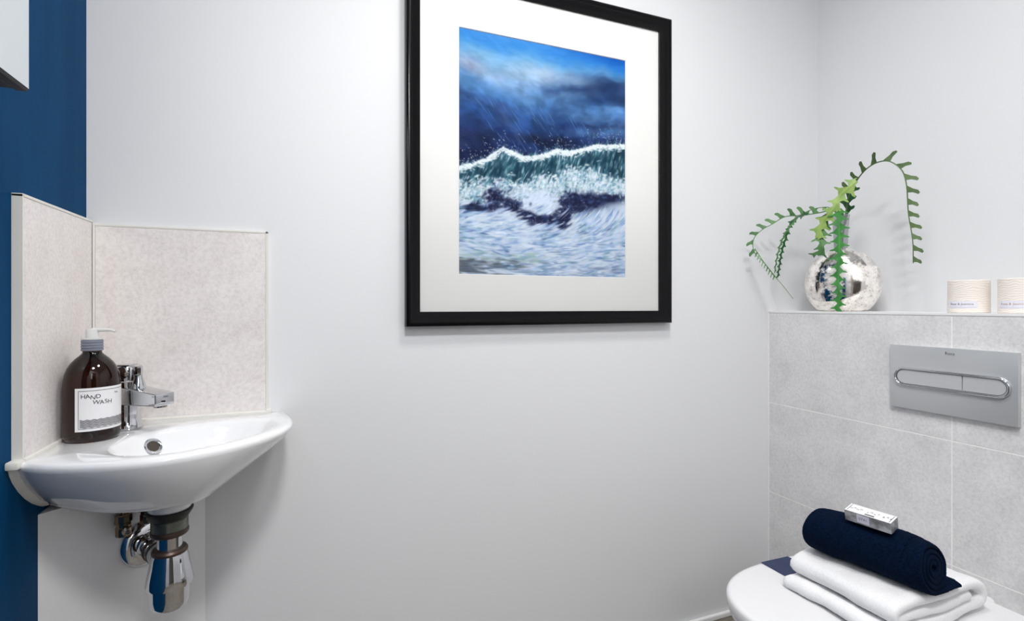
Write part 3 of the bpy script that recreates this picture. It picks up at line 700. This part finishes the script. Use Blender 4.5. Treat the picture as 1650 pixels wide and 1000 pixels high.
path = [(1.285, z0_+.0405), (1.20, z0_+.0405), (1.10, z0_+.0405), (1.062, z0_+.0415), (1.049, z0_+.0500), (1.056, z0_+.0600), (1.10, z0_+.0645), (1.19, z0_+.0650), (1.28, z0_+.0640), (1.322, z0_+.0560), (1.338, z0_+.0400), (1.332, z0_+.0240), (1.30, z0_+.0165), (1.20, z0_+.0150), (1.10, z0_+.0150), (1.028, z0_+.0155)]
def thw(s): return .0235 if s < .62 else .0235+.0055*min(1, (s-.62)/.15)
def mapw(p, tt):
    p = p.copy(); q_ = mnoise.noise_vector(p*9); p.x += .012*math.sin((p.y-.66)*9)*.4+q_.x*.006; p.y += q_.y*.007; p.z = max(p.z+.002*math.sin(p.x*30+p.y*20), LZ+.0006); return p
v, f = cloth_mesh(path, thw, 150, .650, .885, 130, .0030, 26, mapw, 0, .30)
tw = mk('folded_towel', v, f, white_terry, smooth=True, loc=(1.18, .77, LZ), angle=180)
tag(tw, 'folded white terry towel lying on the closed toilet lid', 'towel')
# navy rolled towel
RC = (1.142, LZ+.0780+.0520); path = []
turns = 3.6; N2 = 40
for k in range(N2+1):
    s = k/N2; r = .010+(.0485-.010)*s; a = -math.pi/2-(1-s)*turns*2*math.pi; path.append((RC[0]+r*math.cos(a)*1.06, RC[1]+r*math.sin(a)*.96))
path += [(RC[0]+.028, RC[1]-.0470), (RC[0]+.052, RC[1]-.0460), (RC[0]+.070, RC[1]-.0460)]
def mapn(p, tt):
    q_ = mnoise.noise_vector(p*11); p = p.copy(); p.x += (.5-tt)*.040+q_.x*.007+.004*math.sin(tt*5); p.z += q_.z*.006*max(0, min(1, (p.z-LZ-.09)/.05)); p.y += q_.y*.006+(.010*(p.z-LZ-.13)/.05 if tt < .15 else 0)
    p.z = max(p.z, LZ+.0812) if p.z < LZ+.087 else p.z
    return p
v, f = cloth_mesh(path, lambda s: .0118 if s < .88 else .0118+.003*min(1, (s-.88)/.1), 330, .648, .872, 150, .0030, 22, mapn, 7, .40)
tw2 = mk('rolled_towel', v, f, navy_terry, smooth=True, loc=(1.15, .76, LZ+.0775), angle=180)
tag(tw2, 'rolled navy terry towel resting on the folded white towel', 'towel')
# smooth navy cloth
g = G(); NZ = LZ+.0008
cp = [(1.064, .984), (1.153, .982), (1.158, .930), (1.14, .885), (1.066, .885)]
n_ = len(cp); g.add([(x, y, NZ) for x, y in cp]+[(x, y, NZ+.0014) for x, y in cp], [[k, (k+1) % n_, n_+(k+1) % n_, n_+k] for k in range(n_)]+[list(range(n_))[::-1], [n_+k for k in range(n_)]])
cl = g.make('navy_cloth', mat('smooth navy fabric', (38, 50, 84), .6), loc=(1.12, .93, NZ)); tag(cl, 'smooth flat navy cloth on the toilet lid, tucked under the white towel', 'cloth')

# ---------------------------------------------------------------- soap carton
SB = empty('soap_carton', (1.162, .757, LZ+.186), 'silver and white soap carton balanced on the rolled navy towel', 'box')
e1 = (at(1436.7, 844, 1.170)-at(1362.7, 822.7, 1.147)); 
BL, BW, BH = .089, .034, .024
Mb = Matrix.Translation((1.124, .749, LZ+.1955)) @ Matrix.Rotation(math.radians(-79), 4, 'Z') @ Matrix.Rotation(math.radians(11), 4, 'X')
silver = mat('silver foil card', (150, 152, 158), .38, .55)
n = noise_tex(silver, 60, 4, .6); r_ = ramp(silver, n.outputs[0], [(.35, (118, 118, 122)), (.65, (176, 178, 184))]); lk(silver, r_.outputs[0], bsdf(silver).inputs['Base Color'])
g = G(); g.box((-BL/2, -BW/2, -BH/2), (BL/2, BW/2, BH/2), .0012, 2, Mb); bo = g.make('carton', silver, SB, smooth=True, angle=30)
g = G(); g.box((-BL/2+.0004, -BW/2+.0006, BH/2-.0002), (BL/2-.0004, BW/2-.0006, BH/2+.0004), 0, 1, Mb); tp = g.make('top_panel', paper, SB, label='white top panel')
g = G()
for (xa, xb, ya_, yb_) in [(-BL/2+.004, -BL/2+.0048, -BW/2+.003, BW/2-.003), (BL/2-.0048, BL/2-.004, -BW/2+.003, BW/2-.003)]:
    g.box((xa, ya_, BH/2+.0004), (xb, yb_, BH/2+.0007), 0, 1, Mb)
for s, x0_, st in (('HAND', -.036, .0062), ('SOAP', -.004, .0065), ('BAR', .026, .0065)):
    for k, ch in enumerate(s):
        v, f = text_geo(ch, .0068); g.add([(x0_+k*st+p[0], p[1]+(.0018 if k % 2 else -.0018), BH/2+.0007) for p in v], f, Mb)
for k in range(4):
    g.box((-.006, -BW/2+.0035+k*.0012, BH/2+.0004), (.012, -BW/2+.0040+k*.0012, BH/2+.0007), 0, 1, Mb)
g.make('lettering', ink, tp)
g = G(); g.box((-.020, -BW/2-.0006, -.008), (.004, -BW/2-.0001, .010), 0, 1, Mb); st_ = g.make('price_sticker', mat('sticker paper', (205, 204, 220), .5), SB)
g = G(); v, f = text_geo('0741', .0085); g.add([(p[0]-.008, -BW/2-.0008, p[1]+.001) for p in v], f, Mb); g.make('number', mat('violet ink', (92, 86, 128), .6), st_)

# ================================================================ VASE WITH CACTUS STEMS
vc = Vector((1.572, 1.137, TOPB)); WV = Vector((.586, -.81, 0)); DV = Vector((.81, .586, 0))
vase = empty('vase', vc, 'round mottled silver glass vase with a tall clear neck on the ledge', 'vase')
merc = mat('mottled mercury glass', (214, 208, 202), .10, 1.)
n = noise_tex(merc, 70, 8, .75); r_ = ramp(merc, n.outputs[0], [(.36, (178, 166, 156)), (.44, (230, 223, 217)), (.55, (244, 240, 236))]); lk(merc, r_.outputs[0], bsdf(merc).inputs['Base Color'])
n3 = noise_tex(merc, 16, 6, .7); r3 = ramp(merc, n3.outputs[0], [(.40, (70, 70, 70)), (.56, (135, 135, 135))]); lk(merc, r3.outputs[0], bsdf(merc).inputs['Roughness'])
r4 = ramp(merc, n3.outputs[0], [(.47, (255, 255, 255)), (.53, (120, 120, 120))]); lk(merc, r4.outputs[0], bsdf(merc).inputs['Metallic'])
bsdf(merc).inputs['Coat Weight'].default_value = 1.; bsdf(merc).inputs['Coat Roughness'].default_value = .02
v = []; f = []; nz_, na = 56, 64; hw, hd_, hh_ = .1045, .052, .112; cz = .088
lev = []
for i in range(nz_+1):
    t_ = i/nz_; z = 0+(cz+hh_*.995)*t_
    rel = (z-cz)/hh_; s = math.sqrt(max(0.0, 1-rel*rel)); lev.append((z, s))
lev = [(.004, .30)]+[(.0, .36), (.0, .55)]+[(max(z, .0015), max(s, .17)) for z, s in lev[0:] if True]
for z, s in lev:
    for k in range(na):
        a = 2*math.pi*k/na; ca_, sa_ = math.cos(a), math.sin(a)
        ww = hw*s*ca_; dd_ = (hd_*s**.8)*sa_
        ww_lim = max(.017, abs(hw*s)); 
        v.append(vc+WV*ww+DV*dd_+Vector((0, 0, z)))
for i in range(len(lev)-1):
    for k in range(na): k2 = (k+1) % na; f.append([i*na+k, i*na+k2, (i+1)*na+k2, (i+1)*na+k])
f.append(list(range(na))[::-1])
mk('vase_body', v, f, merc, vase, smooth=True, angle=60)
clear = mat('clear glass', (224, 225, 228), .03, Transmission_Weight=.85, IOR=1.5)
g = G(); zb_ = cz+hh_-.006
nk = Vector((0, 0, 0))+vc-WV*.004
g.lathe([(.0185, zb_), (.0195, zb_+.012), (.0205, zb_+.05), (.0235, zb_+.095), (.0255, zb_+.112), (.0245, zb_+.1125), (.0222, zb_+.095), (.0190, zb_+.05), (.0180, zb_+.012), (.0165, zb_)], 40, T(nk.x, nk.y, nk.z), caps=False)
g.make('neck', clear, vase, smooth=True, angle=60, label='clear glass neck')

def leaf_mat(name, c1, c2):
    m = mat(name, c1, .42); n = noise_tex(m, 30, 3); r = ramp(m, n.outputs[0], [(.35, c2), (.65, c1)]); lk(m, r.outputs[0], bsdf(m).inputs['Base Color'])
    bsdf(m).inputs['Subsurface Weight'].default_value = .0; return m
bright = leaf_mat('bright green stem', (62, 138, 58), (44, 112, 48)); lime = leaf_mat('pale lime stem', (160, 186, 104), (128, 164, 82))
mid = leaf_mat('mid green stem', (96, 142, 84), (70, 114, 66)); olive = leaf_mat('olive green stem', (94, 118, 70), (70, 96, 56)); deep = leaf_mat('deep green stem', (40, 98, 52), (32, 78, 44))
def stem(name, pts, m, core, tooth, step, sides, parent, taper=.6, blunt=0., start=0., lean=.5, end=1., thick=.0013):
    """a flat zigzag cactus stem: a ribbon with pointed lobes along one or both edges; sides is 'both', 1 or -1"""
    P = catmull([at(*p) for p in pts], 160); L = [0]
    for i in range(1, len(P)): L.append(L[-1]+(P[i]-P[i-1]).length)
    tot = L[-1]; v = []; f = []
    def fr_at(s):
        s = max(0, min(tot, s)); j = 0
        while j < len(L)-2 and L[j+1] < s: j += 1
        p = P[j].lerp(P[j+1], (s-L[j])/max(1e-9, L[j+1]-L[j])); tn = (P[min(j+3, len(P)-1)]-P[max(j-2, 0)]).normalized()
        vd = (p-Vector((0, 0, CH))).normalized(); sd = tn.cross(vd).normalized(); return p, tn, sd, vd
    def cw(s): q = s/tot; return core*(1-q*taper)
    M = 90
    for i in range(M+1):
        s = tot*i/M; p, tn, sd, vd = fr_at(s); c = cw(s); bow = vd*(-core*.25)
        v += [p-sd*c, p+bow, p+sd*c, p-bow*.6]
    for i in range(M):
        for k in range(4): f.append([i*4+k, i*4+(k+1) % 4, (i+1)*4+(k+1) % 4, (i+1)*4+k])
    f.append([3, 2, 1, 0]); f.append([M*4+k for k in range(4)])
    s = tot*start+step*.3; k = 0; rnd = random.Random(int(tot*1e5))
    while s < tot*end:
        q = s/tot; ln = tooth*(1-q*taper)*(.85+.3*rnd.random()); st = step*(1-q*taper*.6)
        sgns = [1 if k % 2 else -1] if sides == 'both' else [sides]
        for sg in sgns:
            p, tn, sd, vd = fr_at(s); c = cw(s); w_ = st*(.62 if sides == 'both' else .34 if not blunt else .33); tw_ = vd*((rnd.random()-.5)*ln*.9)
            a = p-tn*w_*.9+sd*sg*c*.6; b = p+tn*w_*.8+sd*sg*c*.6; tip = p+sd*sg*(c+ln)+tn*(ln*lean)+tw_
            m1 = a.lerp(tip, .55)-sd*sg*ln*.06+tn*w_*(.18-1.2*blunt); m2 = b.lerp(tip, .5)-sd*sg*ln*.10-tn*w_*.22*(1-2*blunt)
            m3 = a.lerp(tip, .86)-tn*w_*1.3*blunt; m4 = b.lerp(tip, .86)+tn*w_*1.3*blunt
            o = vd*thick*.5; base_ = len(v); ring = [a, m1, m3, tip, m4, m2, b]
            for pp in ring: v.append(pp+o)
            for pp in ring: v.append(pp-o)
            nn = 7; f.append([base_+i for i in range(nn)]); f.append([base_+nn+i for i in range(nn)][::-1])
            for i in range(nn): f.append([base_+i, base_+(i+1) % nn, base_+nn+(i+1) % nn, base_+nn+i])
        s += st*(.5 if sides == 'both' else 1); k += 1
    return mk(name, v, f, m, parent, smooth=False)
plant = empty('fishbone_cactus', vc+Vector((0, 0, .25)), 'trailing green fishbone cactus stems standing in the silver vase', 'plant')
stem('arching_stem', [(1356, 400, 1.572), (1362, 350, 1.570), (1367, 318, 1.565), (1378.5, 294, 1.555), (1393, 275, 1.54), (1410, 263, 1.53), (1428, 259, 1.53), (1442, 264, 1.535), (1455, 277, 1.54), (1461, 300, 1.545), (1462.6, 326, 1.55), (1464, 346, 1.55), (1468, 369, 1.55), (1471, 392, 1.55), (1471.5, 424, 1.55)], olive, .0022, .034, .042, 1, plant, .45, .32, .26, .55)
stem('arching_stem', [(1361, 362, 1.574), (1364, 344, 1.574), (1368, 318, 1.568), (1377, 296, 1.558)], deep, .0042, .020, .034, 'both', plant, .2, .1, .3)
stem('pale_stem', [(1380, 291, 1.53), (1370, 301, 1.52), (1355, 314, 1.51), (1347, 330, 1.50), (1336, 345, 1.49), (1323, 363, 1.485), (1316, 383, 1.48)], lime, .0066, .025, .034, 'both', plant, .15, 0, 0, .3)
stem('pale_stem', [(1334, 347, 1.50), (1324, 366, 1.493), (1323, 385, 1.49), (1324, 400, 1.49), (1317, 411, 1.49)], mid, .0070, .023, .032, 'both', plant, .2)
stem('hanging_stem', [(1358, 352, 1.565), (1354, 338, 1.53), (1352, 346, 1.50), (1352, 375, 1.485), (1352, 404, 1.475), (1350, 447, 1.465), (1351.5, 478, 1.462), (1350, 502, 1.460)], bright, .0056, .026, .031, 'both', plant, .42, 0, .12, .25)
stem('drooping_stem', [(1354, 347, 1.56), (1340, 339, 1.53), (1318, 343, 1.49), (1291, 347, 1.45), (1265, 349, 1.41), (1245, 360.5, 1.375), (1228, 370, 1.35), (1216, 382, 1.33), (1213, 396, 1.325), (1218, 410, 1.33), (1232, 424, 1.34), (1249, 445, 1.355), (1264, 463, 1.37), (1278, 481, 1.385)], mid, .0018, .030, .036, -1, plant, .6, .4, .14, .6, .66)
stem('drooping_stem', [(1216, 400, 1.328), (1228, 418, 1.338), (1240, 434, 1.348), (1249, 446, 1.356)], mid, .0014, .011, .012, -1, plant, .1, .3, 0, .8)
stem('drooping_stem', [(1302, 345, 1.465), (1288, 348, 1.445), (1276, 358, 1.43), (1270, 371, 1.425), (1265, 387, 1.42), (1260, 404, 1.42), (1256, 427, 1.42), (1253, 447, 1.42)], deep, .0026, .009, .024, 'both', plant, .45)
stem('drooping_stem', [(1285, 351, 1.44), (1272, 366, 1.425), (1263, 381, 1.415), (1256, 399, 1.412), (1251, 420, 1.41), (1248, 440, 1.41)], mid, .0018, .006, .026, 'both', plant, .4)
stem('drooping_stem', [(1348, 340, 1.55), (1335, 334, 1.53), (1318, 335, 1.50), (1304, 339, 1.475), (1290, 346, 1.45)], mid, .0013, .010, .03, 1, plant, .3, .3)

# ================================================================ CANDLES
cream = mat('cream embossed paper', (240, 232, 224), .6)
tc = nd(cream, 'ShaderNodeTexCoord'); wv = nd(cream, 'ShaderNodeTexWave', wave_type='BANDS', bands_direction='Z'); wv.inputs['Scale'].default_value = 58; wv.inputs['Distortion'].default_value = 5.5; wv.inputs['Detail'].default_value = 0; wv.inputs['Detail Scale'].default_value = 1.2
lk(cream, tc.outputs['Object'], wv.inputs[0]); r_ = ramp(cream, wv.outputs[1], [(.2, (233, 223, 213)), (.6, (242, 235, 228))]); lk(cream, r_.outputs[0], bsdf(cream).inputs['Base Color']); bump(cream, wv.outputs[1], .3, .0008)
wax = mat('cream wax', (240, 232, 214), .5); wickm = mat('wick', (60, 50, 44), .8)
def candle(cx_, cy_, label, inkc):
    z = TOPB; r = .0410; h = .0810
    e = empty('candle_jar', (cx_, cy_, z), label, 'candle', 'cream candle jars on the ledge')
    g = G(); g.lathe([(.001, 0), (r-.0015, 0), (r, .0015), (r, h-.0012), (r-.001, h), (r-.0028, h), (r-.003, h-.014)], 64, T(cx_, cy_, z)); g.make('jar', cream, e, smooth=True)
    g = G(); g.lathe([(.001, h-.015), (r-.003, h-.0145)], 40, T(cx_, cy_, z)); wx = g.make('wax', wax, e, smooth=True)
    g = G(); g.tube([(cx_, cy_, z+h-.016), (cx_+.001, cy_, z+h-.004)], .0009, 8); g.make('wick', wickm, wx)
    fa = math.atan2(-cy_, -cx_); s0 = fa-math.radians(64); s1 = fa+math.radians(24); rr = r+.0004
    def cy2(a, zz, r2): return (cx_+math.cos(a)*r2, cy_+math.sin(a)*r2, z+zz)
    v = []; f = []
    for i in range(31): a = s0+(s1-s0)*i/30; v += [cy2(a, .011, rr), cy2(a, .029, rr)]
    for i in range(30): f.append([2*i, 2*i+2, 2*i+3, 2*i+1])
    lb = mk('label', v, f, mat('lilac white label', (226, 226, 236), .6), e, smooth=True)
    tv, tf = text_geo('Rose & Jasmine', .0078); am = (s0+s1)/2-.02
    mk('lettering', [cy2(am+p[0]/r, .0215+p[1], rr+.0003) for p in tv], tf, inkc, lb)
    v = []; f = []
    for i in range(31): a = s0+.05+(s1-s0-.1)*i/30; v += [cy2(a, .0135, rr+.0003), cy2(a, .0140, rr+.0003)]
    for i in range(30): f.append([2*i, 2*i+2, 2*i+3, 2*i+1])
    mk('underline', v, f, mat('grey ink line', (160, 156, 176), .6), lb)
candle(1.535, .781, 'cream embossed candle jar on the ledge, left one of two, nearer the vase', mat('grey brown ink', (128, 118, 108), .6))
candle(1.535, .678, 'cream embossed candle jar on the ledge, cut off at the photo right edge', mat('orange brown ink', (186, 150, 116), .6))
